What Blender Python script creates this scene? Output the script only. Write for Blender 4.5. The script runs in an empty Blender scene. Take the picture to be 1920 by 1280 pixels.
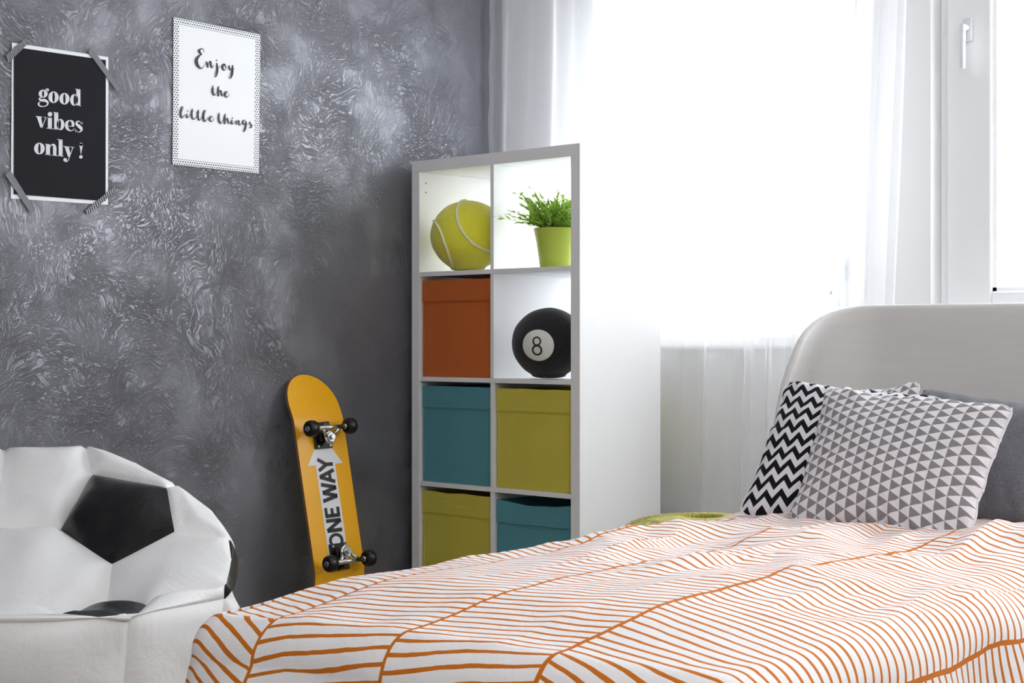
import bpy, bmesh, math, random
import numpy as np
from mathutils import Vector, Matrix, noise
C = bpy.context.scene.collection
S = bpy.context.scene
random.seed(7)
PI = math.pi
# ------------------------------------------------------------------ camera
A = math.radians(38.5)                 # camera yaw against the grey wall
CA, SA = math.cos(A), math.sin(A)
F = 3100.0                             # focal length in pixels of a 1920 wide frame
CZ = 0.86
cam = bpy.data.cameras.new('camera'); cam.sensor_width = 36; cam.lens = F / 1920 * 36
cam.clip_start = 0.05
camo = bpy.data.objects.new('camera', cam); C.objects.link(camo)
camo.location = (0, 0, CZ); camo.rotation_euler = (PI / 2, 0, A)
S.camera = camo
# ------------------------------------------------------------------ light and exposure
S.view_settings.view_transform = 'Standard'; S.view_settings.look = 'None'
S.view_settings.gamma = 1; S.view_settings.use_curve_mapping = False
S.view_settings.exposure = 0.08
world = bpy.data.worlds.new('overcast_sky'); S.world = world; world.use_nodes = True
bg = world.node_tree.nodes['Background']
bg.inputs[0].default_value = (0.93, 0.955, 1.0, 1); bg.inputs[1].default_value = 11.0
def area(name, loc, target, sx, sy, power, col=(1, 1, 1), portal=False):
    l = bpy.data.lights.new(name, 'AREA'); l.shape = 'RECTANGLE'; l.size = sx; l.size_y = sy
    l.energy = power; l.color = col
    if portal: l.cycles.is_portal = True
    o = bpy.data.objects.new(name, l); C.objects.link(o); o.location = loc
    d = Vector(target) - Vector(loc)
    o.rotation_euler = d.to_track_quat('-Z', 'Y').to_euler()
    return o
area('window_daylight', (-2.885, 4.99, 1.5), (-2.885, 0, 1.5), 0.98, 1.22, 1, portal=True)
area('window_daylight', (-0.62, 4.99, 1.5), (-0.62, 0, 1.5), 3.0, 1.22, 1, portal=True)
area('overhead_fill', (0.1, 1.3, 2.5), (-1.5, 3.1, 0.5), 1.3, 1.1, 23, (1, 0.985, 0.97))  # added fill light out of view, brightens the pillows and bed from above
area('rear_fill', (-1.4, -1.2, 2.3), (-3.2, 3.6, 0.7), 1.4, 1.2, 15, (1, 1, 1))  # second added fill, behind the camera, lifts the bean bag and window frames
S.cycles.use_denoising = True
S.cycles.max_bounces = 10; S.cycles.transparent_max_bounces = 24
S.cycles.diffuse_bounces = 5; S.cycles.glossy_bounces = 3; S.cycles.transmission_bounces = 6
S.cycles.sample_clamp_indirect = 10
# ------------------------------------------------------------------ helpers
def lin(c):
    if isinstance(c, str):
        c = [int(c[i:i + 2], 16) / 255 for i in (1, 3, 5)]
    return tuple((x / 12.92 if x <= .04045 else ((x + .055) / 1.055) ** 2.4) for x in c[:3]) + (1,)
def c2w(X, Z, z):                       # camera-aligned (right, depth, height) to world
    return Vector((X * CA - Z * SA, X * SA + Z * CA, z))
def at(px, py, Z):                      # a point seen at px,py and standing at depth Z
    return c2w((px - 960) / F * Z, Z, CZ - (py - 640) / F * Z)
def tag(o, label=None, cat=None, group=None, kind=None):
    if label: o['label'] = label
    if cat: o['category'] = cat
    if group: o['group'] = group
    if kind: o['kind'] = kind
    return o
def empty(name, loc, rz=0, label=None, cat=None, group=None):
    o = bpy.data.objects.new(name, None); C.objects.link(o)
    o.location = loc; o.rotation_euler = (0, 0, rz); o.empty_display_size = .1
    if group is None: group = {'pillow': 'pillows leaning against the headboard', 'poster': 'posters on the grey wall', 'cushion': 'ball shaped cushions in the cube shelf'}.get(cat)
    return tag(o, label, cat, group)
def obj(name, verts, faces, m, parent=None, world=False, smooth=False, uv=None, mats=None, fmi=None):
    me = bpy.data.meshes.new(name)
    vs = [Vector(v) for v in verts]
    if world and parent is not None:
        p = parent; M = Matrix.Identity(4)
        while p is not None:
            M = Matrix.LocRotScale(p.location, p.rotation_euler, None) @ M; p = p.parent
        Mi = M.inverted(); vs = [Mi @ v for v in vs]
    me.from_pydata([tuple(v) for v in vs], [], faces)
    for mm in (mats or [m]): me.materials.append(mm)
    if fmi:
        for p, k in zip(me.polygons, fmi): p.material_index = k
    if uv is not None:
        ul = me.uv_layers.new(name='UVMap')
        for lp in me.loops: ul.data[lp.index].uv = uv[lp.vertex_index]
    if smooth:
        for p in me.polygons: p.use_smooth = True
    me.update()
    o = bpy.data.objects.new(name, me); C.objects.link(o); o.parent = parent
    return o
class MB:
    def __init__(s): s.v = []; s.f = []
    def add(s, vs, fs):
        n = len(s.v); s.v += [Vector(v) for v in vs]; s.f += [tuple(i + n for i in f) for f in fs]; return s
    def box(s, x0, x1, y0, y1, z0, z1, b=0.0):
        if b <= 0:
            return s.add([(x0, y0, z0), (x1, y0, z0), (x1, y1, z0), (x0, y1, z0), (x0, y0, z1), (x1, y0, z1), (x1, y1, z1), (x0, y1, z1)],
                [(0, 3, 2, 1), (4, 5, 6, 7), (0, 1, 5, 4), (1, 2, 6, 5), (2, 3, 7, 6), (3, 0, 4, 7)])
        bm = bmesh.new(); bmesh.ops.create_cube(bm, size=1)
        for v in bm.verts:
            v.co = Vector(((x0 + x1) / 2 + v.co.x * (x1 - x0), (y0 + y1) / 2 + v.co.y * (y1 - y0), (z0 + z1) / 2 + v.co.z * (z1 - z0)))
        bmesh.ops.bevel(bm, geom=bm.edges[:], offset=b, segments=2, affect='EDGES', profile=.5)
        bm.verts.index_update()
        s.add([v.co.copy() for v in bm.verts], [[v.index for v in f.verts] for f in bm.faces]); bm.free(); return s
    def tube(s, pts, r, n=12, cap=True):
        pts = [Vector(p) for p in pts]; rs = r if isinstance(r, (list, tuple)) else [r] * len(pts)
        vs = []; fs = []; prev = None
        for i, p in enumerate(pts):
            t = (pts[min(i + 1, len(pts) - 1)] - pts[max(i - 1, 0)]).normalized()
            if prev is None:
                u = t.orthogonal().normalized()
            else:
                u = (prev - t * prev.dot(t)).normalized()
            prev = u; w = t.cross(u)
            for k in range(n):
                a = 2 * PI * k / n; vs.append(p + (u * math.cos(a) + w * math.sin(a)) * rs[i])
        for i in range(len(pts) - 1):
            for k in range(n):
                a = i * n + k; b = i * n + (k + 1) % n; fs.append((a, b, b + n, a + n))
        if cap:
            fs.append(tuple(range(n))[::-1]); fs.append(tuple((len(pts) - 1) * n + k for k in range(n)))
        return s.add(vs, fs)
    def lathe(s, prof, n=40, c=(0, 0, 0)):      # prof = [(r, z)...] about z
        vs = []; fs = []
        for r, z in prof:
            for k in range(n):
                a = 2 * PI * k / n; vs.append((c[0] + r * math.cos(a), c[1] + r * math.sin(a), c[2] + z))
        for i in range(len(prof) - 1):
            for k in range(n):
                a = i * n + k; b = i * n + (k + 1) % n; fs.append((a, b, b + n, a + n))
        return s.add(vs, fs)
    def cyl(s, p0, p1, r, n=24): return s.tube([p0, p1], r, n)
    def out(s, name, m, parent=None, **k): return obj(name, s.v, s.f, m, parent, **k)
def grid(nu, nv, fn):
    vs = []; uv = []; fs = []
    for i in range(nu + 1):
        for j in range(nv + 1):
            p, q = fn(i / nu, j / nv); vs.append(p); uv.append(q)
    for i in range(nu):
        for j in range(nv):
            a = i * (nv + 1) + j; fs.append((a, a + nv + 1, a + nv + 2, a + 1))
    return vs, fs, uv
def cr(pts, n=6):                       # Catmull-Rom through tuples of any length
    out = []; P = [np.array(p, float) for p in pts]
    for i in range(len(P) - 1):
        p0 = P[max(i - 1, 0)]; p1 = P[i]; p2 = P[i + 1]; p3 = P[min(i + 2, len(P) - 1)]
        for k in range(n):
            t = k / n
            out.append(.5 * ((2 * p1) + (-p0 + p2) * t + (2 * p0 - 5 * p1 + 4 * p2 - p3) * t * t + (-p0 + 3 * p1 - 3 * p2 + p3) * t ** 3))
    out.append(P[-1]); return out
def smst(a, b, x):
    t = min(1, max(0, (x - a) / (b - a))); return t * t * (3 - 2 * t)
# ------------------------------------------------------------------ materials
class NT:
    def __init__(s, name):
        s.m = bpy.data.materials.new(name); s.m.use_nodes = True; s.t = s.m.node_tree
        s.b = s.t.nodes['Principled BSDF']; s.o = s.t.nodes['Material Output']
    def n(s, typ, **k):
        x = s.t.nodes.new(typ)
        for a, v in k.items(): setattr(x, a, v)
        return x
    def l(s, a, b): s.t.links.new(a, b)
    def set(s, node, i, v):
        if hasattr(v, 'is_linked') or isinstance(v, bpy.types.NodeSocket): s.l(v, node.inputs[i])
        else: node.inputs[i].default_value = v
    def math(s, op, a, b=0.0, c=0.0):
        x = s.n('ShaderNodeMath', operation=op); s.set(x, 0, a); s.set(x, 1, b)
        if op in ('MULTIPLY_ADD', 'COMPARE', 'SMOOTH_MIN', 'SMOOTH_MAX', 'WRAP'): s.set(x, 2, c)
        return x.outputs[0]
    def noise(s, vec, scale, detail=4, rough=.5, dist=0.0):
        x = s.n('ShaderNodeTexNoise'); s.set(x, 'Scale', scale); s.set(x, 'Detail', detail); s.set(x, 'Roughness', rough); s.set(x, 'Distortion', dist)
        if vec is not None: s.l(vec, x.inputs['Vector'])
        return x.outputs[0]
    def mix(s, f, a, b):
        x = s.n('ShaderNodeMix', data_type='RGBA'); s.set(x, 0, f); s.set(x, 6, a); s.set(x, 7, b); return x.outputs[2]
    def ramp(s, f, stops):
        x = s.n('ShaderNodeValToRGB'); s.l(f, x.inputs[0]); e = x.color_ramp.elements
        e[0].position, e[0].color = stops[0][0], stops[0][1]; e[1].position, e[1].color = stops[-1][0], stops[-1][1]
        for p, c in stops[1:-1]:
            q = e.new(p); q.color = c
        return x.outputs[0]
    def bump(s, h, strength, dist, prev=None):
        x = s.n('ShaderNodeBump'); s.set(x, 'Strength', strength); s.set(x, 'Distance', dist); s.l(h, x.inputs['Height'])
        if prev is not None: s.l(prev, x.inputs['Normal'])
        return x.outputs[0]
    def obj(s): return s.n('ShaderNodeTexCoord').outputs['Object']
    def uv(s): return s.n('ShaderNodeTexCoord').outputs['UV']
    def mapping(s, v, sc=(1, 1, 1), rot=(0, 0, 0)):
        x = s.n('ShaderNodeMapping'); s.l(v, x.inputs[0]); x.inputs['Scale'].default_value = sc; x.inputs['Rotation'].default_value = rot; return x.outputs[0]
    def xyz(s, v):
        x = s.n('ShaderNodeSeparateXYZ'); s.l(v, x.inputs[0]); return x.outputs
def mat(name, col, rough=.5, metal=0, spec=.5, var=0.0, vs=8, bump=0.0, bs=60, bd=.002, sheen=0, coat=0, sub=0):
    N = NT(name); b = N.b; c = lin(col)
    b.inputs['Base Color'].default_value = c; b.inputs['Roughness'].default_value = rough; b.inputs['Metallic'].default_value = metal
    b.inputs['Specular IOR Level'].default_value = spec; b.inputs['Sheen Weight'].default_value = sheen; b.inputs['Coat Weight'].default_value = coat
    if var or bump: v = N.obj()
    if var:
        n = N.noise(v, vs, 5)
        N.l(N.mix(n, tuple(x * (1 - var) for x in c[:3]) + (1,), tuple(min(1, x * (1 + var)) for x in c[:3]) + (1,)), b.inputs['Base Color'])
    if bump: N.l(N.bump(N.noise(v, bs, 3), bump, bd), b.inputs['Normal'])
    return N.m
def fabric(name, col, var=.08, weave=900, wr=.35, rough=.9):
    N = NT(name); c = lin(col); v = N.obj()
    n = N.noise(v, 6, 4)
    N.l(N.mix(n, tuple(x * (1 - var) for x in c[:3]) + (1,), tuple(min(1, x * (1 + var)) for x in c[:3]) + (1,)), N.b.inputs['Base Color'])
    N.b.inputs['Roughness'].default_value = rough; N.b.inputs['Specular IOR Level'].default_value = .2; N.b.inputs['Sheen Weight'].default_value = .15
    b1 = N.bump(N.noise(v, 22, 4, .6), wr, .006); b2 = N.bump(N.noise(v, weave, 2), .25, .0006, b1); N.l(b2, N.b.inputs['Normal'])
    return N.m
M = {}
M['white_paint'] = mat('white_paint', '#f1f1f2', .6, var=.01)
M['ceiling'] = mat('ceiling_paint', '#f4f4f4', .8, var=.01)
M['pvc'] = mat('white_window_frame', '#f8f9fb', .35, var=.005)
M['melamine'] = mat('white_melamine', '#f0f0f1', .42, var=.006, bump=.05, bs=300, bd=.0004)
M['dark'] = mat('dark_hole', '#1a1a1a', .8)
M['black_rubber'] = mat('black_urethane', '#0b0b0c', .35, var=.1)
M['black_metal'] = mat('black_truck_paint', '#0a0a0b', .3, var=.1, coat=.3)
M['steel'] = mat('bright_steel', '#c9c9c6', .25, metal=1, var=.05)
M['handle'] = mat('handle_plastic', '#dfe2e8', .4)
M['ply'] = mat('maple_ply', '#8a5f45', .6, var=.2, vs=40)
M['ink'] = mat('black_ink', '#2c2d33', .6)
M['white_ink'] = mat('pale_ink', '#dfdfe6', .7)
M['paper'] = mat('white_paper', '#f3f4f8', .6, var=.005)
M['black_paper'] = mat('black_print', '#212127', .75, var=.06, vs=5, spec=.15)
M['soil'] = mat('dark_soil', '#2c2418', .95, var=.3)
M['lime_pot'] = mat('lime_ceramic', '#c0cf52', .35, var=.02)
M['mattress'] = fabric('mattress_ticking', '#ecebe8')
M['bedwood'] = mat('dark_bed_side', '#4a443f', .5, var=.1)
M['piping'] = fabric('pale_seam_cord', '#ecebc6', .03)
# grey trowelled plaster
N = NT('grey_trowelled_plaster'); v = N.obj()
yz = N.mapping(v, (1, 1, 1))
warp = N.n('ShaderNodeVectorMath', operation='ADD'); N.l(v, warp.inputs[0])
wn = N.n('ShaderNodeTexNoise'); wn.inputs['Scale'].default_value = 2.3; wn.inputs['Detail'].default_value = 3; N.l(v, wn.inputs['Vector'])
wm = N.n('ShaderNodeVectorMath', operation='SCALE'); N.l(wn.outputs['Color'], wm.inputs[0]); wm.inputs['Scale'].default_value = .55; N.l(wm.outputs[0], warp.inputs[1])
W = warp.outputs[0]
patch = N.noise(W, 3.2, 4, .55)
strokes = N.noise(N.mapping(W, (1, 1.0, 2.6), (.5, 0, 0)), 44, 6, .66, 1.0)
strokes2 = N.noise(N.mapping(W, (1, 2.4, .8), (-.6, 0, 0)), 38, 6, .66, 1.2)
r1 = N.math('ABSOLUTE', N.math('SUBTRACT', strokes, .5)); r2 = N.math('ABSOLUTE', N.math('SUBTRACT', strokes2, .5))
r1 = N.math('SUBTRACT', 1.0, N.math('MINIMUM', N.math('MULTIPLY', r1, 13.0), 1.0)); r2 = N.math('SUBTRACT', 1.0, N.math('MINIMUM', N.math('MULTIPLY', r2, 15.0), 1.0))
pm = N.ramp(patch, [(.42, (0, 0, 0, 1)), (.60, (1, 1, 1, 1))]); pm2 = N.math('SUBTRACT', 1.0, pm)
mask2 = N.ramp(N.noise(v, 4.5, 3), [(.36, (0.22, .22, .22, 1)), (.64, (1, 1, 1, 1))])
ridge = N.math('ADD', N.math('MULTIPLY', r1, N.math('MULTIPLY', pm, mask2)), N.math('MULTIPLY', r2, N.math('MULTIPLY', pm2, N.math('MULTIPLY', mask2, .7))))
slab = N.noise(W, 9, 6, .6, .8)
h = N.math('ADD', N.math('MULTIPLY', ridge, .6), N.math('MULTIPLY', slab, .14))
b1 = N.bump(h, .75, .0045); b2 = N.bump(N.noise(v, 130, 3, .6), .15, .0015, b1)
N.l(b2, N.b.inputs['Normal'])
col = N.ramp(N.noise(W, 2.2, 8, .65), [(.25, lin('#4e4e55')), (.5, lin('#5b5b63')), (.75, lin('#6a6a73'))])
N.l(N.mix(N.math('MULTIPLY', ridge, .35), col, lin('#38383d')), N.b.inputs['Base Color'])
rr = N.noise(W, 5, 5); N.l(N.math('MULTIPLY_ADD', rr, .06, .42), N.b.inputs['Roughness'])
N.b.inputs['Specular IOR Level'].default_value = 1.0; N.b.inputs['IOR'].default_value = 1.85; N.b.inputs['Specular Tint'].default_value = (.92, .92, 1, 1)
M['plaster'] = N.m
# floor
N = NT('pale_laminate'); v = N.obj(); g = N.noise(N.mapping(v, (14, 1, 1)), 6, 6, .6)
N.l(N.mix(g, lin('#8d8073'), lin('#b4a797')), N.b.inputs['Base Color']); N.b.inputs['Roughness'].default_value = .45
M['floor'] = N.m
# window glass: thin pane
N = NT('window_glass'); tr = N.n('ShaderNodeBsdfTransparent'); gl = N.n('ShaderNodeBsdfGlossy'); gl.inputs['Roughness'].default_value = .02
mx = N.n('ShaderNodeMixShader'); mx.inputs[0].default_value = .06; N.l(tr.outputs[0], mx.inputs[1]); N.l(gl.outputs[0], mx.inputs[2]); N.l(mx.outputs[0], N.o.inputs[0])
tr.inputs[0].default_value = (.97, .985, .98, 1); M['glass'] = N.m
# sheer voile
def voile(name, dens):
    N = NT(name); lw = N.n('ShaderNodeLayerWeight'); lw.inputs[0].default_value = .5
    fac = N.math('MINIMUM', N.math('MULTIPLY_ADD', N.math('POWER', lw.outputs['Facing'], 2.0), .75, dens), .96)
    v = N.obj(); th = N.noise(N.mapping(v, (1, 1, .02)), 260, 2)
    fac = N.math('MULTIPLY', fac, N.math('MULTIPLY_ADD', th, .1, .95))
    tr = N.n('ShaderNodeBsdfTransparent'); df = N.n('ShaderNodeBsdfDiffuse'); tl = N.n('ShaderNodeBsdfTranslucent')
    df.inputs[0].default_value = (.93, .93, .95, 1); tl.inputs[0].default_value = (.93, .93, .95, 1)
    m1 = N.n('ShaderNodeMixShader'); m1.inputs[0].default_value = .5; N.l(df.outputs[0], m1.inputs[1]); N.l(tl.outputs[0], m1.inputs[2])
    m2 = N.n('ShaderNodeMixShader'); N.l(fac, m2.inputs[0]); N.l(tr.outputs[0], m2.inputs[1]); N.l(m1.outputs[0], m2.inputs[2]); N.l(m2.outputs[0], N.o.inputs[0])
    return N.m
M['voile'] = voile('white_voile', .36)
# skateboard yellow
M['yellow'] = mat('yellow_lacquer', '#f4b000', .3, var=.03, coat=.15)
M['decal'] = mat('white_decal', '#e6e6ec', .4)
M['decal_ink'] = mat('decal_black', '#0c0c0e', .4)
# bed headboard
N = NT('headboard_shell'); v = N.obj(); g = N.noise(N.mapping(v, (1.2, 1.2, 14)), 5, 5)
N.l(N.mix(g, lin('#dad7d5'), lin('#e6e4e2')), N.b.inputs['Base Color']); N.b.inputs['Roughness'].default_value = .38
N.b.inputs['Sheen Weight'].default_value = .1; M['headboard'] = N.m
# white leatherette
def leather(name, col, rough):
    N = NT(name); v = N.obj(); c = lin(col); n = N.noise(v, 5, 4)
    N.l(N.mix(n, tuple(x * .94 for x in c[:3]) + (1,), tuple(min(1, x * 1.03) for x in c[:3]) + (1,)), N.b.inputs['Base Color'])
    vo = N.n('ShaderNodeTexVoronoi'); vo.inputs['Scale'].default_value = 420; N.l(v, vo.inputs['Vector'])
    b1 = N.bump(N.noise(v, 7, 4, .6, .6), .35, .02); b2 = N.bump(vo.outputs[0], .12, .0006, b1); N.l(b2, N.b.inputs['Normal'])
    N.b.inputs['Roughness'].default_value = rough; return N.m
M['leather_white'] = leather('white_leatherette', '#f9f9fa', .5)
M['leather_black'] = leather('black_leatherette', '#0e0e11', .33)
# ------------------------------------------------------------------ setting
WX, WY, HT = -3.80, 4.72, 2.70
RX, BY = 2.0, -2.2
T = .25
tag(MB().box(WX - T, WX, BY, WY + T, -.02, HT).out('wall_left', M['plaster']), kind='structure')
tag(MB().box(WX - T, RX + T, BY - T, WY + T, -.12, -.0).out('floor', M['floor']), kind='structure')
tag(MB().box(WX - T, RX + T, BY - T, WY + T, HT, HT + .1).out('ceiling', M['ceiling']), kind='structure')
tag(MB().box(RX, RX + T, BY, WY, 0, HT).out('wall_right', M['white_paint']), kind='structure')
tag(MB().box(WX, RX, BY - T, BY, 0, HT).out('wall_front', M['white_paint']), kind='structure')
OA0, OA1, OB0, OB1, OZ0, OZ1 = -3.39, -2.38, -2.13, 0.9, .86, 2.12
w = MB(); w.box(WX, RX, WY, WY + T, 0, OZ0); w.box(WX, RX, WY, WY + T, OZ1, HT)
w.box(WX, OA0, WY, WY + T, OZ0, OZ1); w.box(OA1, OB0, WY, WY + T, OZ0, OZ1); w.box(OB1, RX, WY, WY + T, OZ0, OZ1)
tag(w.out('wall_back', M['white_paint']), kind='structure')
tag(MB().box(OA0 - .05, OB1 + .05, WY - .06, WY + .06, .835, .888, .012).out('trim_1', M['pvc']), kind='structure')  # window board
tag(MB().box(WX, RX, WY - .015, WY, 0, .08, .004).out('baseboard_back', M['white_paint']), kind='structure')
def window(k, x0, x1, sash):
    root = empty('window_%d' % k, (0, 0, 0)); root['kind'] = 'structure'
    y0, y1 = WY + .07, WY + .14
    f = MB(); fw = .045
    f.box(x0, x0 + fw, y0, y1, OZ0 + .02, OZ1, .004); f.box(x1 - fw, x1, y0, y1, OZ0 + .02, OZ1, .004)
    f.box(x0, x1, y0, y1, OZ0 + .02, OZ0 + .07, .004); f.box(x0, x1, y0, y1, OZ1 - fw, OZ1, .004)
    f.out('window_frame', M['pvc'], root)
    n = len(sash)
    for a, b, lw_, rw_ in sash:
        s = MB(); zb, zt = OZ0 + .055, OZ1 - .03; ys0, ys1 = y0 - .02, y1 - .02
        gb, gt = 1.01, 2.03
        s.box(a, a + lw_, ys0, ys1, zb, zt, .005); s.box(b - rw_, b, ys0, ys1, zb, zt, .005)
        s.box(a + lw_, b - rw_, ys0, ys1, zb, gb, .005); s.box(a + lw_, b - rw_, ys0, ys1, gt, zt, .005)
        # glazing bead, a small step inside the sash
        e = .012
        for q in ((a + lw_, a + lw_ + e, gb, gt), (b - rw_ - e, b - rw_, gb, gt), (a + lw_, b - rw_, gb, gb + e), (a + lw_, b - rw_, gt - e, gt)):
            s.box(q[0], q[1], ys0 + .012, ys1, q[2], q[3])
        so = s.out('sash', M['pvc'], root)
        MB().box(a + lw_, b - rw_, ys0 + .035, ys0 + .041, gb, gt).out('pane', M['glass'], so)
    return root
w1 = window(1, OA0, OA1, [(OA0 + .02, OA1 - .02, .035, .09)])
w2 = window(2, OB0, OB1, [(OB0 + .03, OB0 + 1.05, .14, .09), (OB0 + 1.07, OB1 - .03, .09, .09)])
def handle(x, z, root):
    h = MB(); y = WY + .05
    h.box(x - .014, x + .014, y - .012, y, z - .035, z + .035, .004)
    h.tube([(x, y - .01, z + .005), (x, y - .045, z + .005)], .008, 10)
    h.tube([(x, y - .045, z + .01), (x, y - .048, z - .05), (x, y - .045, z - .12)], [.010, .009, .008], 10)
    h.out('window_handle', M['handle'], root, smooth=True)
handle(-2.03, 1.80, w2); handle(-2.44, 1.09, w1)
# ------------------------------------------------------------------ curtains
def curtain(name, x0t, x1t, x0b, x1b, y, folds, amp, label, seed):
    rnd = random.Random(seed); ph = [rnd.uniform(0, 6.28) for _ in range(6)]
    z0, z1 = .025, 2.55
    def fn(i, j):
        z = z0 + (z1 - z0) * j; k = 1 - j
        x = (x0t + (x1t - x0t) * i) * (1 - k) + (x0b + (x1b - x0b) * i) * k
        a = amp * (.65 + .35 * k)
        s = math.sin(folds * 6.28 * i + ph[0] + .5 * math.sin(5 * i + ph[1]) + .35 * math.sin(1.3 * k + ph[2]))
        s2 = math.sin(folds * 2.3 * 6.28 * i + ph[3] + 1.2 * k)
        hemk = .0035 * math.sin(z * 31 + ph[4]) * math.exp(-i * 40)
        return (x + .25 * a * s2 + hemk + .006 * math.sin(z * 3 + i * 9), y + a * (.75 * s + .25 * s2), z), (i, z)
    vs, fs, uv = grid(260, 40, fn)
    o = obj(name, vs, fs, M['voile'], None, smooth=True, uv=uv)
    tag(o, label, 'curtain', None)
    # stitched side hems of doubled cloth
    return o
cA = empty('sheer_curtain', (-3.3, 4.60, 0)); tag(cA, 'wide sheer white curtain beside the grey wall, hanging behind the cube shelf', 'curtain', 'sheer curtains at the windows')
cB = empty('sheer_curtain', (-2.4, 4.60, 0)); tag(cB, 'narrow bunched sheer curtain covering the pier between the windows behind the headboard', 'curtain', 'sheer curtains at the windows')
def curtain_panel(root, x0t, x1t, x0b, x1b, y, folds, amp, seed):
    o = curtain('cloth', x0t, x1t, x0b, x1b, y, folds, amp, None, seed)
    for k in ('label', 'category'):
        if k in o: del o[k]
    o.parent = root; o.location = -root.location
    me = o.data; hw = .02
    for side, nm in ((0, 'side_hem'), (1, 'side_hem')):
        vs = []; fs = []
        idx = range(0, 6) if side == 0 else range(255, 261)
        for i in idx:
            for j in range(41):
                v = me.vertices[i * 41 + j].co; vs.append((v.x, v.y - .003, v.z))
        for i in range(5):
            for j in range(40):
                a = i * 41 + j; fs.append((a, a + 41, a + 42, a + 1))
        h = obj(nm, vs, fs, M['voile'], root, smooth=True); h.location = -root.location
    vs = []; fs = []
    for i in range(0, 261):
        for z in (0, 3): v = me.vertices[i * 41 + z].co; vs.append((v.x, v.y - .003, v.z))
    for i in range(260): fs.append((2 * i, 2 * i + 2, 2 * i + 3, 2 * i + 1))
    h = obj('bottom_hem', vs, fs, M['voile'], root, smooth=True); h.location = -root.location
curtain_panel(cA, -3.775, -2.60, -3.775, -2.74, 4.615, 5.0, .026, 3)
curtain_panel(cB, -2.66, -2.14, -2.72, -2.22, 4.59, 6, .030, 11)
r = MB().tube([(-3.78, 4.61, 2.57), (1.2, 4.61, 2.57)], .012, 12)
tag(r.out('curtain_rail', M['pvc'], None, smooth=True), 'white curtain rail above the windows', 'rail')
# ------------------------------------------------------------------ cube shelf
SW, SD, SH = .765, .39, 1.468
shelf = empty('cube_shelf', (-3.751, 4.17, 0), math.radians(-5.8), 'tall white eight-cube shelving unit standing in the corner', 'shelf')
MB().box(0, .038, 0, SD, 0, SH - .038, .0012).out('side_panel', M['melamine'], shelf)
MB().box(SW - .038, SW, 0, SD, 0, SH - .038, .0012).out('side_panel', M['melamine'], shelf)
MB().box(0, SW, 0, SD, SH - .038, SH, .0012).out('top_panel', M['melamine'], shelf)
MB().box(.038, SW - .038, 0, SD, 0, .038, .0012).out('bottom_panel', M['melamine'], shelf)
CH = (SH - .076 - .045) / 4        # cell height
CW = (SW - .076 - .015) / 2
cz = [SH - .038 - CH * (k + 1) - .015 * k for k in range(4)]       # floor of cell rows, top first
cx = [.038, .038 + CW + .015]
for k in range(3): MB().box(.038, SW - .038, .001, SD, cz[k] - .015, cz[k], .0008).out('shelf_board', M['melamine'], shelf)
for k in range(4): MB().box(cx[1] - .015, cx[1], .002, SD, cz[k], cz[k] + CH, .0008).out('divider', M['melamine'], shelf)
for z in (SH - .038 - .035, SH - .038 - .066): MB().cyl((.038, .03, z), (.0384, .03, z), .0026, 10).out('pin_hole', M['dark'], shelf)
def sp(x, y, z):                      # shelf-local to world
    return Matrix.LocRotScale(shelf.location, shelf.rotation_euler, None) @ Vector((x, y, z))
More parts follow.
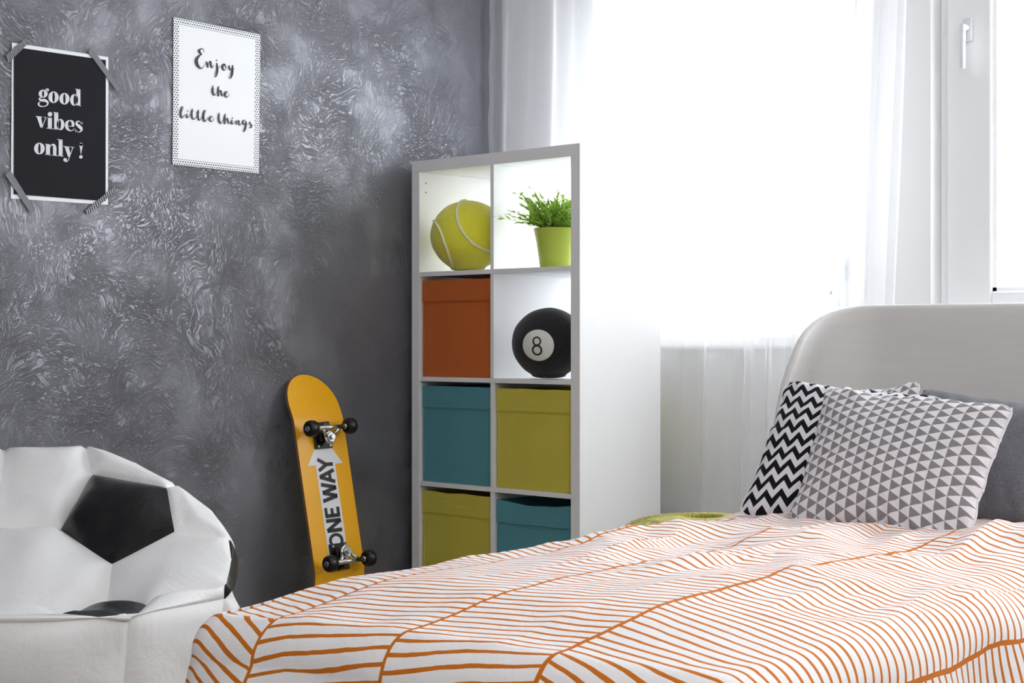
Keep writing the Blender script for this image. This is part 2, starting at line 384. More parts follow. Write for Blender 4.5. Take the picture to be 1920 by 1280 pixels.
# fabric boxes
def storage_box(col, cellx, cellz, label, sag=0.0, seed=1, hgt=.322, fmat=None, bow=0.0):
    m = fmat; w_ = CW - .010; d_ = .365; loc = sp(cellx + CW / 2, .012 + d_ / 2, cellz + .0005)
    root = empty('storage_box', loc, math.radians(-5.8), label, 'box', 'fabric storage boxes in the cube shelf')
    rnd = random.Random(seed); band = .072
    def wall(p0, p1, n0, z0, z1, off, name, mm, thick=.004, nu=24, nv=20, front=False):
        # outer and inner skins between two plan corners
        p0 = Vector(p0); p1 = Vector(p1); nn = Vector(n0); vs = []; fs = []
        for sk in (0, 1):
            for i in range(nu + 1):
                for j in range(nv + 1):
                    s = i / nu; t = j / nv
                    z = z0 + (z1 - z0) * t
                    zz = z - (sag * math.sin(PI * s) * t if front else 0) - (.0 if not front else .003 * noise.noise(Vector((s * 4, seed, t))) * t)
                    p = p0.lerp(p1, s) + nn * (off - sk * thick + .0025 * math.sin(PI * s) * math.sin(PI * min(1, t)) * noise.noise(Vector((s * 3, t * 3, seed * 1.7))) - (bow * math.sin(PI * s) * ((z / hgt) ** 2) if front else 0))
                    vs.append((p.x, p.y, zz))
        m_ = (nu + 1) * (nv + 1)
        for i in range(nu):
            for j in range(nv):
                a = i * (nv + 1) + j; fs.append((a, a + nv + 1, a + nv + 2, a + 1)); b = a + m_; fs.append((b, b + 1, b + nv + 2, b + nv + 1))
        for i in range(nu):
            for j in (0, nv):
                a = i * (nv + 1) + j; q = (a, a + m_, a + m_ + nv + 1, a + nv + 1); fs.append(q if j else q[::-1])
        for j in range(nv):
            for i in (0, nu):
                a = i * (nv + 1) + j; q = (a, a + 1, a + 1 + m_, a + m_); fs.append(q)
        return vs, fs
    hw, hd = w_ / 2, d_ / 2
    sides = [((-hw, -hd, 0), (hw, -hd, 0), (0, -1, 0), True), ((hw, -hd, 0), (hw, hd, 0), (1, 0, 0), False),
             ((hw, hd, 0), (-hw, hd, 0), (0, 1, 0), False), ((-hw, hd, 0), (-hw, -hd, 0), (-1, 0, 0), False)]
    b = MB()
    for p0, p1, nn, fr in sides: b.add(*wall(p0, p1, nn, .001, hgt, -.002, '', m, front=fr))
    b.box(-hw + .002, hw - .002, -hd + .002, hd - .002, 0, .006)
    b.out('box_body', m, root, smooth=False)
    c = MB()
    for p0, p1, nn, fr in sides: c.add(*wall(p0, p1, nn, hgt - band, hgt + .001, .0018, '', m, thick=.003, nv=6, front=fr))
    c.out('cuff', m, root)
    s = MB().tube([(-hw + .004, -hd - .0022, hgt - band + .004), (0, -hd - .0022 + bow * .6, hgt - band + .004 - sag * .78), (hw - .004, -hd - .0022, hgt - band + .004)], .0009, 6)
    s.out('stitching', m, root)
    return root
f_or = fabric('burnt_orange_fabric', '#c4642a'); f_te = fabric('teal_fabric', '#56949f'); f_li = fabric('lime_fabric', '#cdc04e')
storage_box(0, cx[0], cz[1], 'burnt orange fabric storage box below the yellow ball', seed=1, fmat=f_or)
storage_box(0, cx[0], cz[2], 'teal fabric storage box directly under the orange box', seed=2, fmat=f_te, hgt=.320)
storage_box(0, cx[1], cz[2], 'lime green fabric storage box directly under the eight ball cushion', seed=3, fmat=f_li, hgt=.318)
storage_box(0, cx[0], cz[3], 'lime green fabric storage box in the lowest left cube under a teal box', seed=4, fmat=f_li, hgt=.318)
storage_box(0, cx[1], cz[3], 'teal fabric storage box with sagging rim in the lowest right cube', seed=5, fmat=f_te, hgt=.312, sag=.012, bow=.012)
# ------------------------------------------------------------------ ball cushions
def ball(name, centre, r, flat, m, label, cat, seed, dents=1.0):
    root = empty(name, (centre.x, centre.y, centre.z - r * flat), 0, label, cat)
    def surf(d, off=0.0):             # unit direction -> local point
        rr = r * (1 + .018 * dents * noise.noise(d * 2.2 + Vector((seed, 0, 0))) + .006 * dents * noise.noise(d * 7 + Vector((0, seed, 0)))) + off
        p = Vector((d.x * rr * 1.03, d.y * rr * 1.03, d.z * rr * flat)); z = p.z + r * flat
        lim = .10 * r
        if z < lim: z = lim * .5 * (z / lim + (z / lim) ** 2) * .6 if z > 0 else 0.0
        return Vector((p.x, p.y, z + .0005))
    return root, surf
def sphere_mesh(surf, nu=96, nv=56, off=0.0):
    vs, fs, uv = grid(nu, nv, lambda i, j: (surf(Vector((math.cos(2 * PI * i) * math.sin(PI * j), math.sin(2 * PI * i) * math.sin(PI * j), -math.cos(PI * j))), off), (i, j)))
    return vs, fs, uv
def cam_dir(right, up):               # unit direction towards the camera, turned by right/up components
    f = math.sqrt(max(0, 1 - right * right - up * up))
    d = Vector((CA * right + SA * f, SA * right - CA * f, up)); return d.normalized()
# tennis ball
N = NT('yellow_plush'); v = N.obj(); n = N.noise(v, 9, 5)
N.l(N.mix(n, lin('#dcd62a'), lin('#f0ea48')), N.b.inputs['Base Color']); N.b.inputs['Roughness'].default_value = .9; N.b.inputs['Sheen Weight'].default_value = .5
N.l(N.bump(N.noise(v, 24, 4, .6), .6, .006, N.bump(N.noise(v, 700, 2), .4, .001)), N.b.inputs['Normal']); M['plush_y'] = N.m
N = NT('black_plush'); v = N.obj(); N.b.inputs['Base Color'].default_value = lin('#101116'); N.b.inputs['Roughness'].default_value = .92; N.b.inputs['Sheen Weight'].default_value = .25
N.l(N.bump(N.noise(v, 22, 4, .6), .5, .006, N.bump(N.noise(v, 700, 2), .4, .001)), N.b.inputs['Normal']); M['plush_b'] = N.m
M['felt_w'] = fabric('white_felt', '#d9d8d4', .03)
tb_c = at(878, 441, 5.50); tb_c.z = cz[0] + .117
tb, tsurf = ball('ball_cushion', tb_c, .123, .955, None, 'yellow tennis ball cushion in the upper left cube', 'cushion', 3.1)
vs, fs, uv = sphere_mesh(tsurf); obj('cover', vs, fs, M['plush_y'], tb, smooth=True)
# tennis seam curve, turned so that the two arcs face the room
aq, bq = .72, .28; cq = 2 * math.sqrt(aq * bq)
cf = cam_dir(0, 0); rt = Vector((CA, SA, 0)); up = Vector((0, 0, 1))
def frame_pt(x, y, z): return rt * x + up * y + cf * z
def seam_curve(t):
    x = aq * math.cos(t) + bq * math.cos(3 * t); y = aq * math.sin(t) - bq * math.sin(3 * t); z = cq * math.sin(2 * t)
    d = Vector((x, y, z)); R = Matrix.Rotation(math.radians(-22), 3, 'Z') @ Matrix.Rotation(math.radians(38), 3, 'Y') @ Matrix.Rotation(math.radians(60), 3, 'X')
    d = R @ d; return frame_pt(d.x, d.y, d.z).normalized()
for cpts in ([(-.05, .985), (-.2, .93), (-.28, .6), (-.18, .16), (.15, -.28), (.56, -.47), (.90, -.42)], [(-.90, .42), (-.72, .12), (-.52, -.45), (-.40, -.88)]):
    sm = MB(); pts = [tsurf(cam_dir(q_[0], q_[1]), .0004) for q_ in cr(cpts, 12)]; sm.tube(pts, .0046, 8); sm.out('seam', M['piping'], tb, smooth=True)
# eight ball
eb_c = at(1029, 647, 5.24); eb_c.z = cz[1] + .113
eb, esurf = ball('ball_cushion', eb_c, .114, .98, None, 'black eight ball cushion on the cube shelf above the lime box', 'cushion', 8.3, .5)
vs, fs, uv = sphere_mesh(esurf); obj('cover', vs, fs, M['plush_b'], eb, smooth=True)
d0 = cam_dir(-.33, -.07); e1 = Vector((0, 0, 1)).cross(d0).normalized(); e2 = d0.cross(e1)
def on_ball(a, b, off): 
    d = (d0 + e1 * a + e2 * b).normalized(); return esurf(d, off)
vs, fs, uv = grid(14, 48, lambda i, j: (on_ball(.50 * i * math.cos(2 * PI * j), .50 * i * math.sin(2 * PI * j), .0022 if i < .99 else -.001), (i, j)))
obj('white_patch', vs, fs, M['felt_w'], eb, smooth=True)
dg = MB()
for cy, ra, rb in ((.125, .100, .112), (-.125, .120, .130)):
    ring = []; f_ = []
    n_ = 40
    for k in range(n_):
        a = 2 * PI * k / n_
        for q in (1.20, .80): ring.append(on_ball(ra * q * math.cos(a), cy + rb * q * math.sin(a), .0034))
    for k in range(n_): a = 2 * k; b = 2 * ((k + 1) % n_); f_.append((a, b, b + 1, a + 1))
    dg.add(ring, f_)
dg.out('number_eight', M['decal_ink'], eb)
# ------------------------------------------------------------------ potted plant
pc = at(1042, 500, 5.27); pz = cz[0] + .0006
plant = empty('potted_plant', (pc.x, pc.y, pz), 0, 'small grassy green plant in a lime pot on the shelf', 'plant')
MB().lathe([(0, 0), (.048, 0), (.051, .002), (.056, .04), (.0625, .085), (.070, .120), (.0715, .125), (.070, .1265), (.067, .122), (.062, .1), (0, .1)], 56).out('pot', M['lime_pot'], plant, smooth=True)
MB().lathe([(0, .112), (.04, .113), (.065, .110)], 32).out('soil', M['soil'], plant, smooth=True)
N = NT('grass_leaf'); oi = N.n('ShaderNodeTexCoord'); n = N.noise(oi.outputs['Object'], 60, 2)
N.l(N.mix(N.ramp(n, [(.35, (0, 0, 0, 1)), (.65, (1, 1, 1, 1))]), lin('#6b923a'), lin('#c3e26c')), N.b.inputs['Base Color']); N.b.inputs['Roughness'].default_value = .45
tl = N.n('ShaderNodeBsdfTranslucent'); tl.inputs[0].default_value = lin('#a5cc3c'); ms = N.n('ShaderNodeMixShader'); ms.inputs[0].default_value = .35
N.l(N.b.outputs[0], ms.inputs[1]); N.l(tl.outputs[0], ms.inputs[2]); N.l(ms.outputs[0], N.o.inputs[0]); M['leaf'] = N.m
rnd = random.Random(5); lf = MB(); st = MB()
def leaf(p, d, L, wd):
    d = d.normalized(); s = d.cross(Vector((rnd.uniform(-1, 1), rnd.uniform(-1, 1), rnd.uniform(.2, 1)))).normalized() * wd
    droop = Vector((0, 0, -L * .12)); nrm = d.cross(s).normalized() * wd * .35
    q = [p, p + d * L * .3 + s, p + d * L * .3 - s, p + d * L * .68 + s * .75 + droop * .5, p + d * L * .68 - s * .75 + droop * .5, p + d * L + droop, p + d * L * .3 - nrm, p + d * L * .68 + droop * .5 - nrm]
    lf.add(q, [(0, 1, 6), (0, 6, 2), (1, 3, 7, 6), (6, 7, 4, 2), (3, 5, 7), (7, 5, 4)])
def stem(a, tilt, L, nl, p0):
    d = Vector((math.cos(a) * math.sin(tilt), math.sin(a) * math.sin(tilt), math.cos(tilt)))
    pts = [p0 + d * L * t + Vector((math.cos(a), math.sin(a), -.5)) * (.25 * L * t * t) for t in (0, .25, .5, .75, 1)]
    st.tube(pts, [.0009, .0008, .0007, .0006, .0004], 5)
    for k in range(nl):
        t = .25 + .75 * (k + rnd.random() * .5) / nl; i = min(3, int(t * 4)); p = pts[i].lerp(pts[i + 1], t * 4 - i); tg = (pts[i + 1] - pts[i]).normalized()
        side = Vector((rnd.uniform(-1, 1), rnd.uniform(-1, 1), rnd.uniform(-.3, .8)))
        leaf(p, tg * .9 + side * 1.0, rnd.uniform(.018, .034), rnd.uniform(.0026, .0046))
    leaf(pts[-1], pts[-1] - pts[-2], .02, .002)
for k in range(150):
    a = rnd.uniform(0, 2 * PI); rr = rnd.uniform(0, .055)
    tilt = rnd.uniform(.02, .95); L = rnd.uniform(.06, .125) * (1.15 - .35 * tilt)
    stem(a, tilt, L, rnd.randint(7, 11), Vector((rr * math.cos(a), rr * math.sin(a), .115)))
la = math.atan2(-SA, -CA)             # towards the left of the picture
for da, tilt, L, nl in ((.2, .42, .16, 9), (-.5, .12, .16, 5), (.1, 1.1, .14, 8), (2.9, .3, .15, 9), (2.6, .5, .14, 9), (.4, 1.0, .12, 8), (3.0, .75, .12, 9)):
    stem(la + da, tilt, L, nl, Vector((.03 * math.cos(la + da), .03 * math.sin(la + da), .115)))
o = lf.out('foliage', M['leaf'], plant); o['kind'] = 'stuff'
o = st.out('stems', M['leaf'], plant); o['kind'] = 'stuff'
# ------------------------------------------------------------------ skateboard
# local frame: x across, z along the board upwards, -y out of the printed underside
SL, SWD = .775, .200
lean = math.atan2(.155, .77)
skate = empty('skateboard', (WX + .212, 3.690, .004), 0, 'yellow skateboard leaning upright against the grey wall, wheels outwards', 'skateboard')
nrm = Vector((math.cos(math.radians(5)), -math.sin(math.radians(5)), 0))
xax = Vector((0, 0, 1)).cross(nrm) ; xax.normalize()          # picture right along the board width
zax = (Vector((0, 0, 1)) * math.cos(lean) - Vector((1, 0, 0)) * math.sin(lean)).normalized()
yax = zax.cross(xax).normalized(); xax = yax.cross(zax).normalized()
if yax.dot(nrm) > 0: yax = -yax
RS = Matrix((xax, yax, zax)).transposed()
def SK(x, y, z): return RS @ Vector((x, y, z))
def kick(z):                          # how far the board bends away from the underside at its ends
    d = max(0, .165 - z, z - (SL - .165)); return .0 + .30 * max(0, d - .01) ** 1.25 * 1.6
def halfw(z):
    R_ = SWD / 2; e = .115
    t = min(z, SL - z)
    if t >= e: return R_
    return R_ * math.sqrt(max(0, 1 - ((e - t) / e) ** 2.2))
def skgrid(y, nz=90, nx=10):
    vs = []
    for i in range(nz + 1):
        s = i / nz; z = SL * (.5 - .5 * math.cos(PI * s)); h_ = max(halfw(z), .002)
        for j in range(nx + 1):
            x = -h_ + 2 * h_ * j / nx; vs.append(SK(x, y + kick(z) + .006 * (x / .1) ** 2 * -1 * 0, z))
    return vs
nz, nx = 90, 10
fv = skgrid(0); bv = skgrid(.011); n1 = len(fv); fs = []; fmi = []
for i in range(nz):
    for j in range(nx):
        a = i * (nx + 1) + j; fs.append((a, a + nx + 1, a + nx + 2, a + 1)); fs.append((a + n1, a + 1 + n1, a + nx + 2 + n1, a + nx + 1 + n1))
obj('deck_underside', fv, [f for f in fs if max(f) < n1], M['yellow'], skate, smooth=True)
obj('grip_tape', bv, [tuple(i - n1 for i in f) for f in fs if min(f) >= n1], M['dark'], skate, smooth=True)
ev = []; ef = []; loop = [i * (nx + 1) for i in range(nz + 1)] + [nz * (nx + 1) + j for j in range(1, nx + 1)] + [i * (nx + 1) + nx for i in range(nz - 1, -1, -1)] + [j for j in range(nx - 1, 0, -1)]
for k in loop: ev += [fv[k], bv[k]]
for k in range(len(loop)): a = 2 * k; b = 2 * ((k + 1) % len(loop)); ef.append((a, b, b + 1, a + 1))
obj('ply_edge', ev, ef, M['ply'], skate, smooth=True)
TZ1, TZ2 = SL - .185, .172            # heights of the two axles along the board
AH = -.052                            # axle height off the board
def truck(zc, sgn):                   # sgn: direction (along z) in which the kingpin stands from the axle
    b = MB(); b.box(-.034, .034, -.008, 0, -.042, .042, .002)
    b.box(-.02, .02, -.022, -.006, -.022 , .022, .005)
    b.box(-.014, .014, -.034, -.006, -sgn * .03 - .010, -sgn * .03 + .010, .004)
    base = obj('truck', [SK(v.x, v.y, zc + sgn * .018 + v.z) for v in b.v], b.f, M['black_metal'], skate)
    h = MB()
    h.tube([(-.056, AH, 0), (.056, AH, 0)], .0072, 14)
    # triangular hanger from the axle to the kingpin ring
    kz = sgn * .030
    for sx in (-1, 1): h.tube([(sx * .036, AH, 0), (sx * .023, AH + .006, kz * .5), (sx * .016, AH + .012, kz * .9)], [.006, .0055, .006], 10)
    n_ = 20; ring = []
    h.tube([(.017 * math.cos(2 * PI * k / n_), AH + .012, kz + .017 * math.sin(2 * PI * k / n_)) for k in range(n_ + 1)], .0045, 8, cap=False)
    h.tube([(0, AH + .004, 0), (0, AH + .028, kz * .2)], .010, 12)
    obj('hanger', [SK(v.x, v.y, zc + v.z) for v in h.v], h.f, M['steel'], base, smooth=True)
    k_ = MB(); k_.tube([(0, -.012, kz), (0, AH + .006, kz)], .013, 18); ko = obj('bushing', [SK(v.x, v.y, zc + v.z) for v in k_.v], k_.f, M['black_rubber'], base, smooth=True)
    k_ = MB(); k_.tube([(0, AH + .008, kz), (0, AH + .004, kz)], .0135, 18); k_.tube([(0, AH + .006, kz), (0, AH - .007, kz)], .0085, 6)
    obj('kingpin_nut', [SK(v.x, v.y, zc + v.z) for v in k_.v], k_.f, M['steel'], base)
    for sx in (-1, 1):
        for zz in (-.034, .034):
            q = MB().tube([(sx * .024, -.007, zz), (sx * .024, -.0115, zz)], .0042, 8)
            obj('bolt', [SK(v.x, v.y, zc + sgn * .018 + v.z) for v in q.v], q.f, M['steel'], base)
    for sx in (-1, 1):
        q = MB()
        prof = [(.004, -.017), (.016, -.017), (.0205, -.0165), (.0245, -.012), (.026, -.006), (.026, .006), (.0245, .012), (.0205, .0165), (.016, .017), (.0145, .013), (.004, .013)]
        q.lathe(prof, 32); vv = [Vector((sx * (.078 + v.z), AH + v.x, v.y)) for v in q.v]
        obj('wheel', [SK(v.x, v.y, zc + v.z) for v in vv], q.f, M['black_rubber'], base, smooth=True)
        q = MB(); q.tube([(sx * .054, AH, 0), (sx * .063, AH, 0)], .0085, 14)
        obj('axle_washer', [SK(v.x, v.y, zc + v.z) for v in q.v], q.f, M['steel'], base, smooth=True)
        q = MB(); q.tube([(sx * .085, AH, 0), (sx * .0925, AH, 0), (sx * .0925, AH, 0), (sx * .099, AH, 0)], [.0095, .0095, .0055, .0055], 8)
        obj('axle_nut', [SK(v.x, v.y, zc + v.z) for v in q.v], q.f, M['steel'], base)
truck(TZ1, -1); truck(TZ2, 1)
def flat_poly(pts, off): return [SK(x, off - .0 + kick(z), z) for x, z in pts]
sh, hh = .039, .071
ab = SL - .295                        # arrow head base
arrow = [(-sh, TZ2 + .02), (sh, TZ2 + .02), (sh, ab), (hh, ab), (.014, SL - .215), (-.014, SL - .215), (-hh, ab), (-sh, ab)]
obj('arrow_decal', flat_poly(arrow, -.0006), [(0, 1, 2, 7), (2, 3, 4, 5, 6, 7)], M['decal'], skate)
ls = MB()
def seg(x0, z0, x1, z1, w_):          # a straight bar of the lettering
    a = Vector((x0, z0)); b = Vector((x1, z1)); d = (b - a).normalized(); n = Vector((-d.y, d.x)) * w_ / 2
    ls.add([SK(q.x, -.0012, q.y) for q in (a + n, b + n, b - n, a - n)], [(0, 1, 2, 3)])
# letters read upwards: letter-up is -x, letter-right is +z ; U(r,u) maps letter space
LH = .060; LT = .0120
def Lt(z0, segs, w_):
    for (r0, u0, r1, u1) in segs: seg(LH / 2 - u0 * LH, z0 + r0 * w_, LH / 2 - u1 * LH, z0 + r1 * w_, LT)
zO = TZ2 + .047
n_ = 36; vs = []; fs = []
for k in range(n_):
    a = 2 * PI * k / n_
    for q in (1, .58): vs.append(SK(LH / 2 * .98 * (q if q == 1 else .60) * math.cos(a), -.0012, zO + .022 + .0235 * q * math.sin(a)))
for k in range(n_): a = 2 * k; b = 2 * ((k + 1) % n_); fs.append((a, b, b + 1, a + 1))
ls.add(vs, fs)
Lt(zO + .054, [(0, 0, 0, 1), (0, 1, 1, 0), (1, 0, 1, 1)], .031)
Lt(zO + .100, [(0, 0, 0, 1), (0, .09, 1, .09), (0, .5, .9, .5), (0, .91, 1, .91)], .026)
Lt(zO + .147, [(0, 1, .25, 0), (.25, 0, .5, .95), (.5, .95, .75, 0), (.75, 0, 1, 1)], .053)
Lt(zO + .205, [(0, 0, .5, 1), (.5, 1, 1, 0), (.2, .32, .8, .32)], .037)
Lt(zO + .243, [(0, 1, .5, .45), (1, 1, .5, .45), (.5, .48, .5, 0)], .036)
ls.out('lettering', M['decal_ink'], skate)
# ------------------------------------------------------------------ posters
def wall_pt(px, py, off=0.0):         # where the sight line meets the grey wall
    k = (px - 960) / F; dx = k * CA - SA; dy = k * SA + CA; t = (WX + off) / dx
    return Vector((WX + off, dy * t, CZ - (py - 640) / F * t))
def quad_on_wall(c, off, nu=1, nv=1, curl=0.0):
    P4 = [wall_pt(x, y, off) for x, y in c]
    def fn(i, j):
        p = P4[0].lerp(P4[1], i).lerp(P4[3].lerp(P4[2], i), j)
        return (p.x + curl * (.5 + .5 * noise.noise(Vector((i * 2.5, j * 3, curl * 900)))), p.y, p.z), (i, j)
    return grid(nu, nv, fn)
def ribbon(mb, pts, sc, ox, oy, off, wk=1.0, n=6):
    P = cr(pts, n) if len(pts) > 2 else [np.array(p, float) for p in pts]; vs = []; fs = []
    for i, p in enumerate(P):
        a = P[max(i - 1, 0)]; b = P[min(i + 1, len(P) - 1)]; dx, dy = b[0] - a[0], b[1] - a[1]; L = math.hypot(dx, dy) or 1
        w_ = max(p[2], 3.0) * wk / 2; nx_, ny_ = -dy / L * w_, dx / L * w_
        for s in (1, -1): vs.append(wall_pt(ox + (p[0] + s * nx_) / sc, oy + (p[1] + s * ny_) / sc, off))
    for i in range(len(P) - 1): fs.append((2 * i, 2 * i + 2, 2 * i + 3, 2 * i + 1))
    mb.add(vs, fs)
def ell(mb, cx_, cy_, rx, ry, sc, ox, oy, off, inner=None, n=40):
    vs = []; fs = []
    for k in range(n):
        a = 2 * PI * k / n; vs.append(wall_pt(ox + (cx_ + rx * math.cos(a)) / sc, oy + (cy_ + ry * math.sin(a)) / sc, off))
    if inner:
        for k in range(n):
            a = 2 * PI * k / n; vs.append(wall_pt(ox + (inner[0] + inner[2] * math.cos(a)) / sc, oy + (inner[1] + inner[3] * math.sin(a)) / sc, off))
        for k in range(n): b = (k + 1) % n; fs.append((k, b, b + n, k + n))
    else: fs.append(tuple(range(n)))
    mb.add(vs, fs)
def poly(mb, pts, sc, ox, oy, off): mb.add([wall_pt(ox + x / sc, oy + y / sc, off) for x, y in pts], [tuple(range(len(pts)))])
PO = .0035                              # posters lie on the high spots of the plaster
p1c = [(22, 80), (203, 107), (202, 384), (20, 372)]
c0 = wall_pt(112, 384)
post1 = empty('poster', (WX + .001, c0.y, c0.z), 0, 'black typographic poster fixed with four strips of striped tape', 'poster')
vs, fs, uv = quad_on_wall(p1c, PO - .002, 12, 12, .002); obj('sheet', vs, fs, M['paper'], post1, world=True, smooth=True)
inner = [(26.5, 88), (198.5, 112.5), (198, 377), (26, 364)]
vs, fs, uv = quad_on_wall(inner, PO + .0008); obj('black_print', vs, fs, M['black_paper'], post1, world=True)
t = MB(); q = (8, 50, 150, PO + .0016)
def R1(*p): ribbon(t, list(p), *q)
ell(t, 247, 205, 68, 61, *q, inner=(247, 207, 16, 48)); R1((278, 172, 8), (290, 138, 10), (318, 130, 14)); ell(t, 317, 148, 19, 21, *q)
R1((225, 258, 8), (190, 278, 20), (215, 303, 34), (275, 306, 42), (316, 338, 30), (300, 380, 16), (245, 397, 12), (195, 386, 20), (178, 355, 24), (200, 325, 8))
ell(t, 403, 257, 77, 87, *q, inner=(404, 257, 19, 77)); ell(t, 566, 280, 76, 86, *q, inner=(566, 280, 18, 76))
ell(t, 712, 298, 60, 86, *q, inner=(724, 298, 20, 76)); poly(t, [(745, 140), (806, 145), (806, 388), (745, 381)], *q); R1((728, 136, 9), (806, 143, 9)); R1((745, 378, 9), (816, 388, 9))
poly(t, [(150, 548), (215, 556), (246, 712), (205, 710)], *q); R1((135, 543, 10), (232, 554, 10)); R1((235, 705, 10), (288, 565, 10)); R1((256, 558, 10), (330, 567, 10))
poly(t, [(318, 565), (378, 572), (378, 728), (318, 722)], *q); R1((298, 562, 9), (378, 570, 9)); R1((298, 721, 10), (400, 733, 10)); ell(t, 350, 513, 34, 34, *q)
poly(t, [(412, 488), (474, 492), (474, 742), (412, 734)], *q); R1((398, 484, 9), (474, 491, 9)); R1((385, 731, 9), (474, 741, 9)); ell(t, 508, 667, 58, 83, *q, inner=(495, 667, 20, 72))
R1((645, 604, 10), (605, 635, 38), (598, 685, 48), (612, 730, 38), (655, 760, 16), (700, 748, 10), (714, 722, 8)); R1((645, 604, 10), (682, 622, 34), (695, 655, 42), (694, 692, 38)); R1((610, 690, 8), (714, 697, 8))
R1((815, 655, 8), (792, 620, 10), (757, 625, 22), (748, 655, 34), (783, 692, 46), (818, 725, 44), (820, 755, 28), (790, 780, 12), (752, 770, 8), (735, 740, 8)); R1((832, 625, 8), (832, 668, 8)); R1((734, 735, 8), (734, 778, 8))
ell(t, 191, 1027, 80, 87, *q, inner=(191, 1027, 18, 76))
poly(t, [(290, 962), (350, 968), (350, 1124), (290, 1116)], *q); R1((274, 960, 9), (350, 968, 9)); R1((274, 1113, 9), (368, 1126, 9)); R1((350, 1005, 8), (372, 975, 16), (405, 972, 34), (420, 1010, 50), (421, 1070, 50), (421, 1132, 50)); R1((380, 1126, 9), (465, 1138, 9))
poly(t, [(480, 890), (538, 896), (538, 1142), (480, 1136)], *q); R1((458, 888, 9), (538, 896, 9)); R1((462, 1132, 9), (552, 1144, 9))
poly(t, [(566, 994), (630, 1002), (658, 1110), (638, 1158), (622, 1152)], *q); R1((550, 992, 9), (645, 1004, 9)); R1((695, 1008, 10), (640, 1160, 10), (615, 1212, 12), (585, 1226, 14)); ell(t, 577, 1196, 26, 27, *q); R1((655, 1003, 9), (712, 1011, 9))
R1((815, 950, 34), (815, 972, 52), (817, 1010, 38), (816, 1060, 20), (814, 1112, 6)); ell(t, 815, 965, 25, 25, *q); ell(t, 814, 1152, 26, 26, *q)
o = obj('lettering', t.v, t.f, M['white_ink'], post1, world=True)
N = NT('striped_tape'); x_, y_, z_ = N.xyz(N.uv()); fr = N.math('FRACT', N.math('ADD', N.math('MULTIPLY', x_, 15.0), N.math('MULTIPLY', y_, .8)))
N.l(N.mix(N.math('GREATER_THAN', fr, .70), lin('#1d1d22'), lin('#b9bac0')), N.b.inputs['Base Color']); N.b.inputs['Roughness'].default_value = .5; M['tape'] = N.m
for c in ([(10, 104), (45, 74), (59, 75), (17, 117)], [(165, 97), (173, 89), (226, 166), (220, 172)], [(9, 327), (20, 320), (66, 393), (58, 400)], [(159, 395), (214, 349), (219, 356), (165, 403)]):
    vs, fs, uv = quad_on_wall(c, PO + .0022, 10, 1, .0006); obj('tape', vs, fs, M['tape'], post1, world=True, uv=uv)
p2c = [(325, 32), (488, 65), (485, 325), (323, 308)]
c0 = wall_pt(405, 318)
post2 = empty('poster', (WX + .001, c0.y, c0.z), 0, 'white poster with dotted border and brush script lettering', 'poster')
N = NT('dotted_paper'); x_, y_, z_ = N.xyz(N.uv())
U_ = N.math('MULTIPLY', x_, 38.0); V_ = N.math('MULTIPLY', y_, 60.0)
cu = N.math('SUBTRACT', N.math('FRACT', U_), .5)
row = N.math('FLOOR', V_); cu = N.math('SUBTRACT', N.math('FRACT', N.math('ADD', U_, N.math('MULTIPLY', row, .5))), .5); cv = N.math('SUBTRACT', N.math('FRACT', V_), .5)
dd = N.math('ADD', N.math('MULTIPLY', cu, cu), N.math('MULTIPLY', cv, cv)); dot = N.math('LESS_THAN', dd, .095)
ex = N.math('MINIMUM', x_, N.math('SUBTRACT', 1.0, x_)); ey = N.math('MINIMUM', y_, N.math('SUBTRACT', 1.0, y_))
edge = N.math('MAXIMUM', N.math('LESS_THAN', ex, .062), N.math('LESS_THAN', ey, .042))
N.l(N.mix(N.math('MULTIPLY', dot, edge), lin('#f3f4f8'), lin('#3a3b42')), N.b.inputs['Base Color']); N.b.inputs['Roughness'].default_value = .55; M['dots'] = N.m
vs, fs, uv = quad_on_wall(p2c, PO - .001, 12, 12, .002); obj('sheet', vs, fs, M['dots'], post2, world=True, smooth=True, uv=uv)
t = MB(); q = (7.53, 325, 80, PO + .0022)
def R2(*p): ribbon(t, list(p), *q, wk=1.0, n=5)
def Dt(x, y, r): ell(t, x, y, r, r, *q, n=12)
R2((435, 135, 6), (425, 95, 8), (395, 85, 14), (365, 115, 34), (385, 150, 24), (405, 165, 8), (370, 182, 22), (330, 235, 42), (335, 300, 42), (370, 350, 28), (405, 362, 12), (438, 322, 6), (452, 290, 4))
R2((462, 265, 10), (480, 295, 26), (488, 352, 22)); R2((488, 335, 6), (508, 275, 8), (528, 268, 22), (532, 320, 28), (548, 355, 14), (575, 310, 5)); Dt(612, 250, 10)
R2((615, 285, 14), (620, 330, 26), (622, 400, 30), (610, 460, 18), (595, 482, 10), (583, 455, 6), (600, 400, 5), (640, 355, 5), (665, 325, 5))
R2((720, 300, 20), (697, 325, 30), (697, 360, 28), (720, 392, 10), (742, 360, 8), (740, 320, 8), (722, 302, 14), (735, 340, 5), (768, 350, 5))
R2((790, 320, 14), (792, 360, 24), (810, 388, 10), (832, 350, 6), (840, 315, 10), (837, 370, 26), (832, 440, 30), (815, 495, 14), (798, 505, 8), (790, 480, 6), (815, 420, 5), (870, 360, 5))
R2((562, 605, 8), (556, 660, 28), (562, 715, 28), (585, 745, 12), (608, 700, 5)); R2((540, 655, 6), (590, 650, 5))
R2((640, 612, 10), (635, 670, 28), (636, 758, 22)); R2((640, 722, 6), (662, 672, 8), (676, 690, 24), (682, 740, 20), (700, 750, 8), (720, 715, 5))
R2((728, 730, 6), (762, 712, 6), (765, 697, 10), (745, 692, 16), (728, 720, 28), (737, 755, 24), (762, 770, 10), (800, 725, 5))
